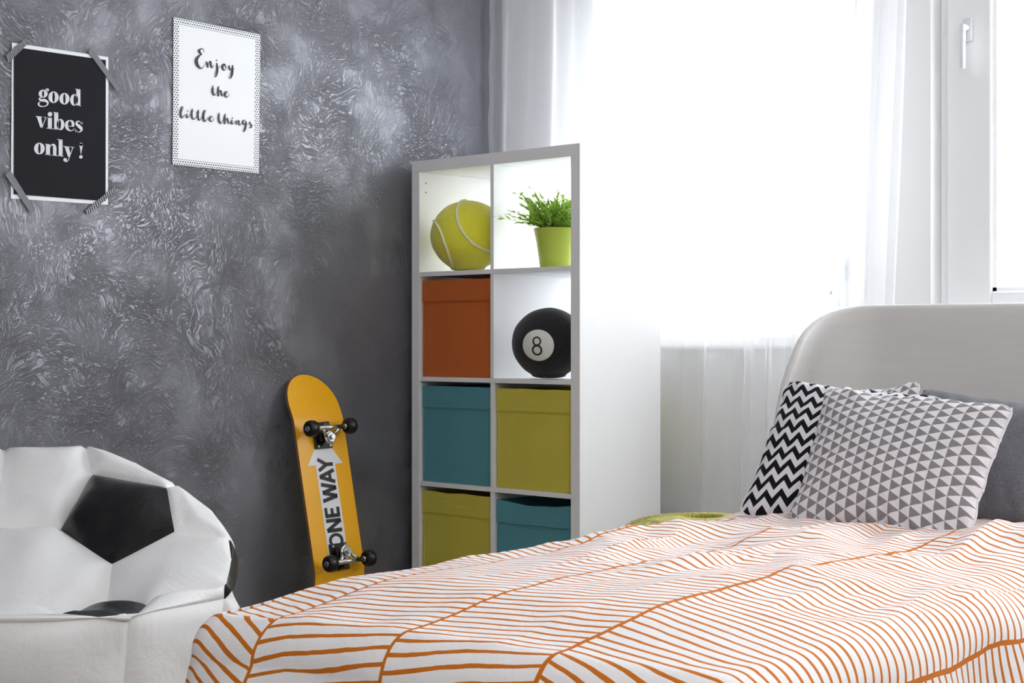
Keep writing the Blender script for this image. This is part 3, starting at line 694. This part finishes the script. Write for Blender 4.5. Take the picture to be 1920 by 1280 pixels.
R2((110, 985, 6), (138, 930, 8), (124, 902, 12), (106, 960, 28), (106, 1030, 30), (127, 1062, 14), (165, 1005, 5)); Dt(205, 965, 9)
R2((200, 1000, 10), (188, 1040, 26), (207, 1057, 12), (240, 1010, 5)); R2((272, 930, 10), (262, 985, 26), (265, 1050, 26), (292, 1082, 12), (330, 1035, 5)); R2((245, 972, 6), (295, 967, 5))
R2((355, 945, 10), (348, 1000, 26), (350, 1060, 26), (374, 1095, 12), (410, 1040, 5)); R2((325, 987, 6), (375, 980, 5)); R2((408, 1060, 5), (457, 980, 6), (445, 952, 10), (428, 1000, 28), (428, 1080, 30), (452, 1112, 14), (495, 1050, 5))
R2((500, 1080, 6), (545, 1062, 6), (548, 1042, 10), (528, 1042, 14), (512, 1070, 26), (522, 1102, 22), (547, 1112, 10), (585, 1065, 5))
R2((650, 990, 10), (642, 1045, 26), (650, 1110, 28), (674, 1140, 12), (705, 1085, 5)); R2((627, 1032, 6), (670, 1027, 5)); R2((735, 1000, 10), (725, 1070, 28), (728, 1150, 22)); R2((730, 1112, 6), (756, 1062, 8), (768, 1085, 24), (775, 1130, 18), (790, 1140, 8), (812, 1105, 5))
Dt(835, 1062, 9); R2((832, 1085, 10), (822, 1130, 26), (842, 1150, 10), (868, 1105, 5)); R2((882, 1100, 12), (893, 1155, 22)); R2((892, 1140, 6), (914, 1095, 8), (926, 1112, 22), (930, 1155, 18), (947, 1165, 8), (975, 1120, 5))
R2((1020, 1098, 6), (998, 1092, 12), (982, 1122, 22), (992, 1152, 18), (1012, 1148, 8), (1030, 1105, 8), (1026, 1150, 22), (1015, 1220, 24), (1000, 1255, 12), (990, 1248, 6), (1005, 1205, 5), (1055, 1145, 5))
R2((1058, 1152, 5), (1085, 1112, 7), (1083, 1130, 14), (1102, 1168, 24), (1100, 1195, 18), (1075, 1200, 12)); R2((1100, 1178, 5), (1122, 1155, 5))
obj('lettering', t.v, t.f, M['ink'], post2, world=True)
# ------------------------------------------------------------------ bean bag
ZS = .955
def bp(px, py, Z): return at(px, py, Z * ZS)
V = {}
for k, a in dict(L=(243, 1160, 3.56), R8=(428, 1092, 3.80), R7=(440, 1045, 3.92), R6=(434, 1005, 4.03), R5=(412, 960, 4.15), R4=(332, 906, 4.28), R3=(262, 866, 4.38), A=(160, 830, 4.44),
    A1=(10, 832, 4.42), A2=(-130, 850, 4.30), A3=(-250, 930, 4.05), A4=(-290, 1050, 3.8), A5=(-200, 1140, 3.55), A6=(-60, 1150, 3.45), A7=(110, 1148, 3.48),
    B=(170, 885, 4.34), C=(315, 909, 4.22), D=(327, 993, 4.04), E=(208, 1055, 3.98), F=(112, 990, 4.14), K3=(199, 1131, 3.86), K2=(273, 1130, 3.74), K1=(125, 1168, 3.78),
    G1=(-10, 984, 4.14), G2=(-140, 990, 3.98), G3=(-20, 1190, 3.72)).items(): V[k] = bp(*a)
rim = ['L', 'R8', 'R7', 'R6', 'R5', 'R4', 'R3', 'A', 'A1', 'A2', 'A3', 'A4', 'A5', 'A6', 'A7']
cc = sum((V[k] for k in rim), Vector()) / len(rim)
print('beanbag centre', cc, 'radius', max((V[k] - cc).length for k in rim))
for k in rim:
    d = V[k] - cc; d.z = 0
    r_ = d.length
    V['M' + k] = Vector((cc.x, cc.y, 0)) + d * ((.47 / r_ * .5 + .5 * 1.07) if k not in ('L','R8','R7','R6','R5') else 1.0) + Vector((0, 0, .30))
    V['B' + k] = Vector((cc.x, cc.y, 0)) + d * (.40 / r_ * .6 + .4 * .85) + Vector((0, 0, .0))
for k in rim:
    for p in ('', 'M', 'B'):
        V[p + k].x = max(V[p + k].x, WX + .03)
faces = [('pent', 'BCDEF', 1), ('p', ['A', 'R3', 'R4', 'C', 'B'], 0), ('p', ['R4', 'R5', 'R6', 'D', 'C'], 0), ('p', ['D', 'R6', 'R7', 'R8', 'K2', 'K3', 'E'], 0),
    ('p', ['K3', 'K2', 'L', 'A7', 'K1'], 1), ('p', ['F', 'E', 'K3', 'K1', 'G3', 'G1'], 0), ('p', ['A', 'B', 'F', 'G1', 'A1'], 0), ('p', ['G1', 'G2', 'A2', 'A1'], 0),
    ('p', ['G1', 'G3', 'A5', 'A4', 'A3', 'A2', 'G2'], 0), ('p', ['G3', 'K1', 'A7', 'A6', 'A5'], 0)]
fl = []; fi = []; pid = 0; cols = []
for nm, f, col in faces:
    fl.append(list(f)); fi.append(pid); cols.append(col); pid += 1
# outer panels group the side quads
groups = [(['L', 'R8'], 0), (['R8', 'R7', 'R6'], 1), (['R6', 'R5', 'R4'], 0), (['R4', 'R3', 'A'], 0), (['A', 'A1'], 0), (['A1', 'A2', 'A3'], 1), (['A3', 'A4'], 0), (['A4', 'A5'], 0), (['A5', 'A6', 'A7', 'L'], 0)]
for g, col in groups:
    for a, b in zip(g, g[1:]):
        if a == 'L' and b == 'R8': fl.append(['R8', 'K2', 'L', 'ML', 'MR8'])
        else: fl.append([b, a, 'M' + a, 'M' + b])
        fi.append(pid)
    cols.append(col); pid += 1
for g, col in groups:
    for a, b in zip(g, g[1:]):
        fl.append(['M' + b, 'M' + a, 'B' + a, 'B' + b]); fi.append(pid)
    cols.append(0); pid += 1
fl.append(['B' + k for k in rim][::-1]); fi.append(pid); cols.append(0); pid += 1
names = list(V); ix = {k: i for i, k in enumerate(names)}
me = bpy.data.meshes.new('cage'); me.from_pydata([tuple(V[k]) for k in names], [], [[ix[k] for k in f] for f in fl])
for i in range(pid): me.materials.append(M['leather_white'])
for p, i in zip(me.polygons, fi): p.material_index = i
bm = bmesh.new(); bm.from_mesh(me); bmesh.ops.recalc_face_normals(bm, faces=bm.faces)
cl = bm.edges.layers.float.new('crease_edge')
for e in bm.edges:
    fs_ = e.link_faces
    if len(fs_) == 2 and fs_[0].material_index != fs_[1].material_index: e[cl] = .85
bm.to_mesh(me); bm.free()
tmp = bpy.data.objects.new('cage', me); C.objects.link(tmp)
md = tmp.modifiers.new('s', 'SUBSURF'); md.levels = 4; md.render_levels = 4
dg_ = bpy.context.evaluated_depsgraph_get(); dg_.update(); em = tmp.evaluated_get(dg_).to_mesh()
sv = [v.co.copy() for v in em.vertices]; sn = [v.normal.copy() for v in em.vertices]
sf = [(tuple(p.vertices), p.material_index) for p in em.polygons]
bpy.data.objects.remove(tmp)
vm = {}
for vv, k in sf:
    for i in vv: vm.setdefault(i, set()).add(k)
from mathutils.kdtree import KDTree
seam_i = [i for i, s in vm.items() if len(s) > 1]; kd = KDTree(len(seam_i))
for q_, i in enumerate(seam_i): kd.insert(sv[i], q_)
kd.balance()
nv_ = []
for i, p in enumerate(sv):
    d = kd.find(p)[2]; puff = .030 * (1 - math.exp(-d / .035)) - .006
    wr = .022 * noise.noise(p * 5.0) * min(1, d / .03) + .005 * noise.noise(Vector((p.x * 9, p.y * 9, p.z * 16))) * min(1, d / .02)
    q_ = p + sn[i] * (puff + wr); q_.x = max(q_.x, WX + .012); q_.z = max(q_.z, .001); nv_.append(q_)
bag = empty('bean_bag', (cc.x, cc.y, 0), 0, 'white football bean bag with black pentagon panels against the grey wall', 'bean bag')
for k in range(pid):
    ff = [vv for vv, m_ in sf if m_ == k]; used = sorted({i for f in ff for i in f}); mp = {i: j for j, i in enumerate(used)}
    obj('panel', [nv_[i] for i in used], [[mp[i] for i in f] for f in ff], M['leather_black'] if cols[k] else M['leather_white'], bag, world=True, smooth=True)
# ------------------------------------------------------------------ bed
BX0, BX1, BY0, BY1 = -2.01, -1.10, 1.81, 3.91
bed = empty('bed', ((BX0 + BX1) / 2, (BY0 + BY1) / 2, 0), 0, 'single bed with curved pale grey headboard shell', 'bed')
def shell_path():
    pts = []; r_ = .13; x0, x1 = BX0 - .035, BX1 + .035; y1 = BY1 + .02; Lw = .17
    for k in range(9): pts.append((x0, y1 - r_ - Lw + Lw * k / 8))
    for k in range(1, 9):
        a = PI - k / 8 * PI / 2; pts.append((x0 + r_ + r_ * math.cos(a), y1 - r_ + r_ * math.sin(a)))
    for k in range(1, 20): pts.append((x0 + r_ + (x1 - x0 - 2 * r_) * k / 20, y1))
    for k in range(0, 9):
        a = PI / 2 - k / 8 * PI / 2; pts.append((x1 - r_ + r_ * math.cos(a), y1 - r_ + r_ * math.sin(a)))
    for k in range(1, 9): pts.append((x1, y1 - r_ - Lw * k / 8))
    return pts
sp_ = shell_path(); acc = [0]
for a, b in zip(sp_, sp_[1:]): acc.append(acc[-1] + math.hypot(b[0] - a[0], b[1] - a[1]))
TL = acc[-1]; wing = .17 + .13 * PI / 2 * .9
vs = []; fs = []; nj = 26; th = .026
prof = []
for i, (x, y) in enumerate(sp_):
    d = min(acc[i], TL - acc[i]); top = .955
    if d < wing:
        e = 1 - d / wing; top -= .48 * (1 - math.sqrt(max(0, 1 - e ** 2.1)))
    a = sp_[max(i - 1, 0)]; b = sp_[min(i + 1, len(sp_) - 1)]; L_ = math.hypot(b[0] - a[0], b[1] - a[1]); nx_, ny_ = -(b[1] - a[1]) / L_, (b[0] - a[0]) / L_
    # cross-section: inner face up, rounded lip, outer face down
    zb = .14; ring = []
    for j in range(nj + 1): ring.append((0, zb + (top - th / 2 - zb) * j / nj))
    for j in range(1, 8):
        aa = PI * j / 8; ring.append((th / 2 * (1 - math.cos(aa)), top - th / 2 + th / 2 * math.sin(aa)))
    for j in range(nj, -1, -1): ring.append((th, zb + (top - th / 2 - zb) * j / nj))
    for o_, z in ring:
        hz = (z - .5) / .45; lean_ = .03 * max(0, hz) ** 2 * (1 if acc[i] > wing and TL - acc[i] > wing else .5)
        vs.append((x + nx_ * o_, y + ny_ * o_, z))
    nr = len(ring)
for i in range(len(sp_) - 1):
    for j in range(nr):
        a = i * nr + j; b = i * nr + (j + 1) % nr; fs.append((a, b, b + nr, a + nr))
fs.append(tuple(range(nr))); fs.append(tuple((len(sp_) - 1) * nr + k for k in range(nr))[::-1])
hb = obj('headboard', vs, fs, M['headboard'], bed, world=True, smooth=True)
MB().box(BX0 - .005, BX0 + .02, BY0 + .03, BY1 - .2, .16, .30, .004).out('side_rail', M['bedwood'], bed, world=True)
MB().box(BX1 - .02, BX1 + .005, BY0 + .03, BY1 - .2, .16, .30, .004).out('side_rail', M['bedwood'], bed, world=True)
MB().box(BX0, BX1, BY0 + .005, BY0 + .03, .16, .30, .004).out('foot_rail', M['bedwood'], bed, world=True)
MB().box(BX0 + .02, BX1 - .02, BY0 + .04, BY1, .20, .225).out('slat_base', M['bedwood'], bed, world=True)
for x in (BX0 + .05, BX1 - .05):
    for y in (BY0 + .06, BY1 - .05): MB().tube([(x, y, 0), (x, y, .17)], [.018, .026], 16).out('leg', M['bedwood'], bed, world=True)
mt = MB().box(BX0 + .01, BX1 - .01, BY0 + .03, BY1 - .005, .226, .385, .03).out('mattress', M['mattress'])
tag(mt, 'white mattress lying on the bed under the striped duvet', 'mattress')
# duvet
N = NT('orange_leaf_stripe_cotton'); x_, y_, z_ = N.xyz(N.uv())       # x = along the bed, y = across, metres
wobble = N.noise(N.uv(), 4.5, 3); wob2 = N.noise(N.uv(), 30, 2)
yy = N.math('ADD', y_, N.math('MULTIPLY', N.math('SUBTRACT', wobble, .5), .03))
yy = N.math('SUBTRACT', yy, N.math('MULTIPLY', N.math('MAXIMUM', N.math('SUBTRACT', yy, .651), 0.0), .25))
P_ = .268
qv = N.math('DIVIDE', N.math('SUBTRACT', yy, .115), P_); ib = N.math('FLOOR', qv); fv_ = N.math('SUBTRACT', qv, ib)
isD = N.math('LESS_THAN', N.math('MODULO', N.math('ADD', ib, 31.0), 3.0), .5)
slope = N.math('MULTIPLY_ADD', isD, .62, -.17)
ww = N.math('ADD', x_, N.math('MULTIPLY', N.math('MULTIPLY', fv_, P_), slope))
ww = N.math('ADD', ww, N.math('MULTIPLY', N.math('SUBTRACT', wob2, .5), .0025)); ww = N.math('ADD', ww, N.math('MULTIPLY', ib, .0137))
ww = N.math('ADD', ww, N.math('MULTIPLY', N.math('SUBTRACT', N.noise(N.uv(), 2.2, 2), .5), .05))
fr = N.math('FRACT', N.math('DIVIDE', ww, .0238)); duty = N.math('MULTIPLY_ADD', N.noise(N.uv(), 9, 2), .26, .145)
stripe = N.math('LESS_THAN', fr, duty)
spine = N.math('LESS_THAN', fv_, .024)
mk = N.math('MAXIMUM', stripe, spine)
N.l(N.mix(mk, lin('#f8f5f7'), lin('#d17520')), N.b.inputs['Base Color']); N.b.inputs['Roughness'].default_value = .85; N.b.inputs['Specular IOR Level'].default_value = .2
N.l(N.bump(N.noise(N.obj(), 14, 5, .6, .5), .35, .012, N.bump(N.noise(N.obj(), 900, 1), .2, .0004)), N.b.inputs['Normal']); M['duvet'] = N.m
DL, DW = 1.78, BX1 - BX0
def drape(u, v):                      # flat cloth coordinates (metres) -> world
    TOP = .436; rr = .06
    a = min(0, u); b = (v if v < 0 else (v - DW if v > DW else 0)); d = math.hypot(a, b)
    cu_, cv_ = max(0, u), min(max(v, 0), DW)
    puff = .022 * (1 - abs(2 * cv_ / DW - 1) ** 2.4) * smst(-.02, .25, cu_) - .012 * (1 - smst(0, .30, cu_))
    # soft rumples
    n1_ = noise.noise(Vector((u * 2.1, v * 4.2, 3.3))); n2_ = noise.noise(Vector((u * 6 + v * 3, v * 9, 7.7)))
    n3_ = 1 - abs(noise.noise(Vector((u * 2.6 + 1.5 * v + .6, v * 6.0 - u * 1.0, 1.2)))) * 2.6
    rump = .014 * n1_ + .008 * n2_ + .014 * max(0, n3_) + .004 * noise.noise(Vector((u * 16, v * 20, 1.1)))
    rd = 1 - abs(noise.noise(Vector((u * 1.5, v * 8.5 + u * .6, 4.4)))) * 3.2
    rump += .013 * max(0, rd) * smst(.35, .6, u) * (1 - smst(.50, .68, v)) * smst(-.02, .16, v)
    rump *= .18 + .82 * smst(.22, .8, u)
    rump -= .016 * (1 - smst(-.02, .30, u)) * (1 - smst(.0, .22, v))
    # a hump where the duvet is pushed up near the right-hand pillow
    hump = .045 * math.exp(-((cu_ - 1.30) / .16) ** 2 - ((cv_ - .82) / .14) ** 2)
    z = TOP + puff + rump * (1 if d < .02 else .6) + hump * (1 if d < .05 else .5)
    x = BX0 + cv_; y = BY0 + cu_
    if d > 0:
        ux, uy = (b / d, a / d)
        arc = rr * PI / 2
        side = abs(ux); flare = .16 + .30 * (1 - side) if v > DW * .5 else .46
        if d < arc:
            th_ = d / rr; h_ = rr * math.sin(th_); dr = rr * (1 - math.cos(th_))
        else:
            e = d - arc; h_ = rr + e * flare * .8; dr = rr + e * math.sqrt(max(.1, 1 - (flare * .8) ** 2))
        t_ = (u if side > .7 else v)
        f_ = smst(.03, .25, d) * (.018 * math.sin(t_ * 17 + 2 * noise.noise(Vector((t_ * 2, 0, 5)))) + .012 * noise.noise(Vector((t_ * 9, d * 2, 2))))
        x += ux * (h_ + f_); y += uy * (h_ + f_); z -= dr
    return Vector((x, y, z))
nu, nv2 = 380, 300
U0, U1, V0, V1 = -.40, DL, -.26, DW + .205
vs, fs, uv = grid(nu, nv2, lambda i, j: (drape(U0 + (U1 - U0) * i, V0 + (V1 - V0) * j), (U0 + (U1 - U0) * i, V0 + (V1 - V0) * j)))
dv = obj('duvet', vs, fs, M['duvet'], None, smooth=True, uv=uv)
sol = dv.modifiers.new('thickness', 'SOLIDIFY'); sol.thickness = .012; sol.offset = -1 if True else 1
tag(dv, 'white duvet with orange leaf-like stripes spread over the bed', 'duvet')
# ------------------------------------------------------------------ pillows
def pillow(name, TL_, TR_, BL_, BR_, thick, m, label, seed, sag=.012, uvs=1.0, wrk=1.0, pip=None):
    base = (BL_ + BR_) / 2; root = empty(name, base, 0, label, 'pillow')
    n = 56; nrm_ = (BR_ - BL_).cross(TL_ - BL_).normalized()     # towards the foot / camera
    rnd = random.Random(seed); sx = seed * 3.7
    upv = ((TL_ - BL_) + (TR_ - BR_)).normalized(); rtv = ((TR_ - TL_) + (BR_ - BL_)).normalized()
    def fn(side):
        def g(i, j):
            p = BL_.lerp(BR_, i).lerp(TL_.lerp(TR_, i), j)
            ei, ej = 4 * i * (1 - i), 4 * j * (1 - j)
            h_ = thick * (ei ** .45) * (ej ** .45) * (1 - .15 * abs(2 * i - 1) ** 4)
            # edges pull in between the corners
            p = p + rtv * (-sag * ej * (2 * i - 1) * 1.0) + upv * (-sag * ei * (2 * j - 1) * 1.0)
            e = min(i, 1 - i, j, 1 - j)
            cd_ = math.hypot(min(i, 1 - i), min(j, 1 - j)); kc = .009 * math.exp(-(cd_ / .045) ** 2)     # blunted corners
            ew = .0045 * math.exp(-e * 12)
            p = p - rtv * (kc * (1 if i > .5 else -1)) - upv * (kc * (1 if j > .5 else -1)) + rtv * (ew * noise.noise(Vector((j * 9 + sx, i * 2, 7)))) + upv * (ew * noise.noise(Vector((i * 9 + sx, j * 2, 9))))
            rad = math.atan2(j - .5, i - .5)
            wr = wrk * (.0065 * noise.noise(Vector((math.cos(rad) * 7 + sx, math.sin(rad) * 7, e * 2))) * math.exp(-e * 7) * 2.2 + .0035 * noise.noise(Vector((i * 5 + sx, j * 5, 1)))+ .0016 * noise.noise(Vector((i * 14 + sx, j * 14, 1))))
            if e < .001: wr = wrk * .002 * noise.noise(Vector((i * 9 + sx, j * 9, 4)))
            p = p + nrm_ * ((h_ + wr * (e > .001)) if side else -(h_ * .9 + wr))
            return p, (i * uvs, j * uvs)
        return g
    vs, fs, uv = grid(n, n, fn(1)); obj('front_cover', vs, fs, m, root, world=True, smooth=True, uv=uv)
    vs, fs, uv = grid(n, n, fn(0)); obj('back_cover', vs, [f[::-1] for f in fs], m, root, world=True, smooth=True, uv=uv)
    edge = [fn(1)(i / n, 0)[0] for i in range(n)] + [fn(1)(1, j / n)[0] for j in range(n)] + [fn(1)(1 - i / n, 1)[0] for i in range(n)] + [fn(1)(0, 1 - j / n)[0] for j in range(n + 1)]
    sm_ = MB().tube(edge, .0022, 6, cap=False); obj('seam', sm_.v, sm_.f, pip or m, root, world=True, smooth=True)
    return root
def base_cloth(N):
    N.b.inputs['Roughness'].default_value = .85; N.b.inputs['Specular IOR Level'].default_value = .2
    N.l(N.bump(N.noise(N.obj(), 16, 4, .6, .6), .4, .008, N.bump(N.noise(N.obj(), 1000, 1), .2, .0004)), N.b.inputs['Normal'])
N = NT('grey_triangle_print'); x_, y_, z_ = N.xyz(N.uv())
th_ = math.radians(0)
U_ = N.math('MULTIPLY', y_, 14.0); V_ = N.math('MULTIPLY', x_, 17.0)
row = N.math('FLOOR', V_); fv_ = N.math('FRACT', V_); uu = N.math('FRACT', N.math('ADD', U_, N.math('MULTIPLY', row, .5)))
tri = N.math('LESS_THAN', N.math('MULTIPLY', N.math('ABSOLUTE', N.math('SUBTRACT', uu, .5)), 2.0), N.math('SUBTRACT', 1.0, fv_))
N.l(N.mix(tri, lin('#e9e5ea'), lin('#8d898c')), N.b.inputs['Base Color']); base_cloth(N); M['tri'] = N.m
N = NT('black_chevron_print'); x_, y_, z_ = N.xyz(N.uv())
tz = N.math('MULTIPLY', N.math('ABSOLUTE', N.math('SUBTRACT', N.math('FRACT', N.math('MULTIPLY', x_, 10.0)), .5)), .13)
fr = N.math('FRACT', N.math('MULTIPLY', N.math('ADD', y_, tz), 9.9)); N.l(N.mix(N.math('LESS_THAN', fr, .50), lin('#e6e4ec'), lin('#141416')), N.b.inputs['Base Color']); base_cloth(N); M['chev'] = N.m
N = NT('charcoal_heather'); v = N.obj(); N.l(N.mix(N.ramp(N.noise(v, 420, 3, .8), [(.35, (0, 0, 0, 1)), (.65, (1, 1, 1, 1))]), lin('#55565c'), lin('#85868d')), N.b.inputs['Base Color'])
N.b.inputs['Roughness'].default_value = .95; N.b.inputs['Sheen Weight'].default_value = .2; N.l(N.bump(N.noise(v, 10, 4, .6), .5, .012, N.bump(N.noise(v, 600, 1), .3, .0008)), N.b.inputs['Normal']); M['heather'] = N.m
pillow('pillow', c2w(.722, 3.80, .756), c2w(1.055, 3.46, .727), c2w(.600, 3.60, .462), c2w(.905, 3.28, .450), .062, M['tri'], 'grey and white triangle print pillow in front of the others', 1)
pillow('pillow', c2w(.660, 3.97, .770), c2w(.965, 3.69, .738), c2w(.513, 3.77, .462), c2w(.845, 3.50, .46), .048, M['chev'], 'black and white chevron pillow behind the front triangle pillow', 2)
pillow('pillow', c2w(.715, 4.10, .762), c2w(.962, 3.87, .768), c2w(.62, 3.93, .48), c2w(.90, 3.70, .48), .045, M['tri'], 'triangle print pillow showing only two corners behind the chevron pillow', 3, sag=.03)
pillow('pillow', c2w(.965, 3.90, .752), c2w(1.33, 3.58, .70), c2w(.87, 3.72, .455), c2w(1.22, 3.42, .45), .070, M['heather'], 'plain charcoal heather pillow at the right behind the triangle pillow', 4)
# ------------------------------------------------------------------ knitted pouf behind the bed
pfc = at(1315, 968, 4.50); 
N = NT('mustard_wool'); v = N.obj(); N.l(N.mix(N.noise(v, 90, 3), lin('#8f8720'), lin('#c4bb52')), N.b.inputs['Base Color']); N.b.inputs['Roughness'].default_value = .95; N.b.inputs['Sheen Weight'].default_value = .3
N.l(N.bump(N.noise(v, 240, 3), .6, .002), N.b.inputs['Normal']); M['wool'] = N.m
pouf = empty('knitted_pouf', (pfc.x, pfc.y, 0), 0, 'mustard chunky knitted pouf peeking over the far bed edge', 'pouf')
pouf.scale = (1.12, 1.12, 1.035)
R0, H0 = .215, .36
MB().lathe([(0, .002), (.15, .002), (.19, .05), (.208, .14), (.206, .22), (.18, .30), (.13, .34), (.05, .352), (0, .354)], 40).out('filling', M['wool'], pouf, smooth=True)
kn = MB()
for k in range(30):                    # chain ribs running from the bottom over the top
    a0 = 2 * PI * k / 30
    for s in (1, -1):
        pts = []
        for i in range(46):
            t_ = i / 45; ang = PI * (.02 + .96 * t_ ** .85); rr = R0 * (math.sin(ang) ** .55); z = .18 - .18 * math.copysign(abs(math.cos(ang)) ** .6, math.cos(ang))
            wv = math.sin(i * 2 * PI / 4 + (0 if s > 0 else PI)) ; a = a0 + s * .03 + wv * .03; rr2 = rr + .006 + .006 * math.cos(i * 2 * PI / 4 + (0 if s > 0 else PI))
            pts.append((rr2 * math.cos(a), rr2 * math.sin(a), z + .004))
        kn.tube(pts, .0105 * 1.0, 5)
kk = kn.out('knit_chains', M['wool'], pouf, smooth=True); kk['kind'] = 'stuff'
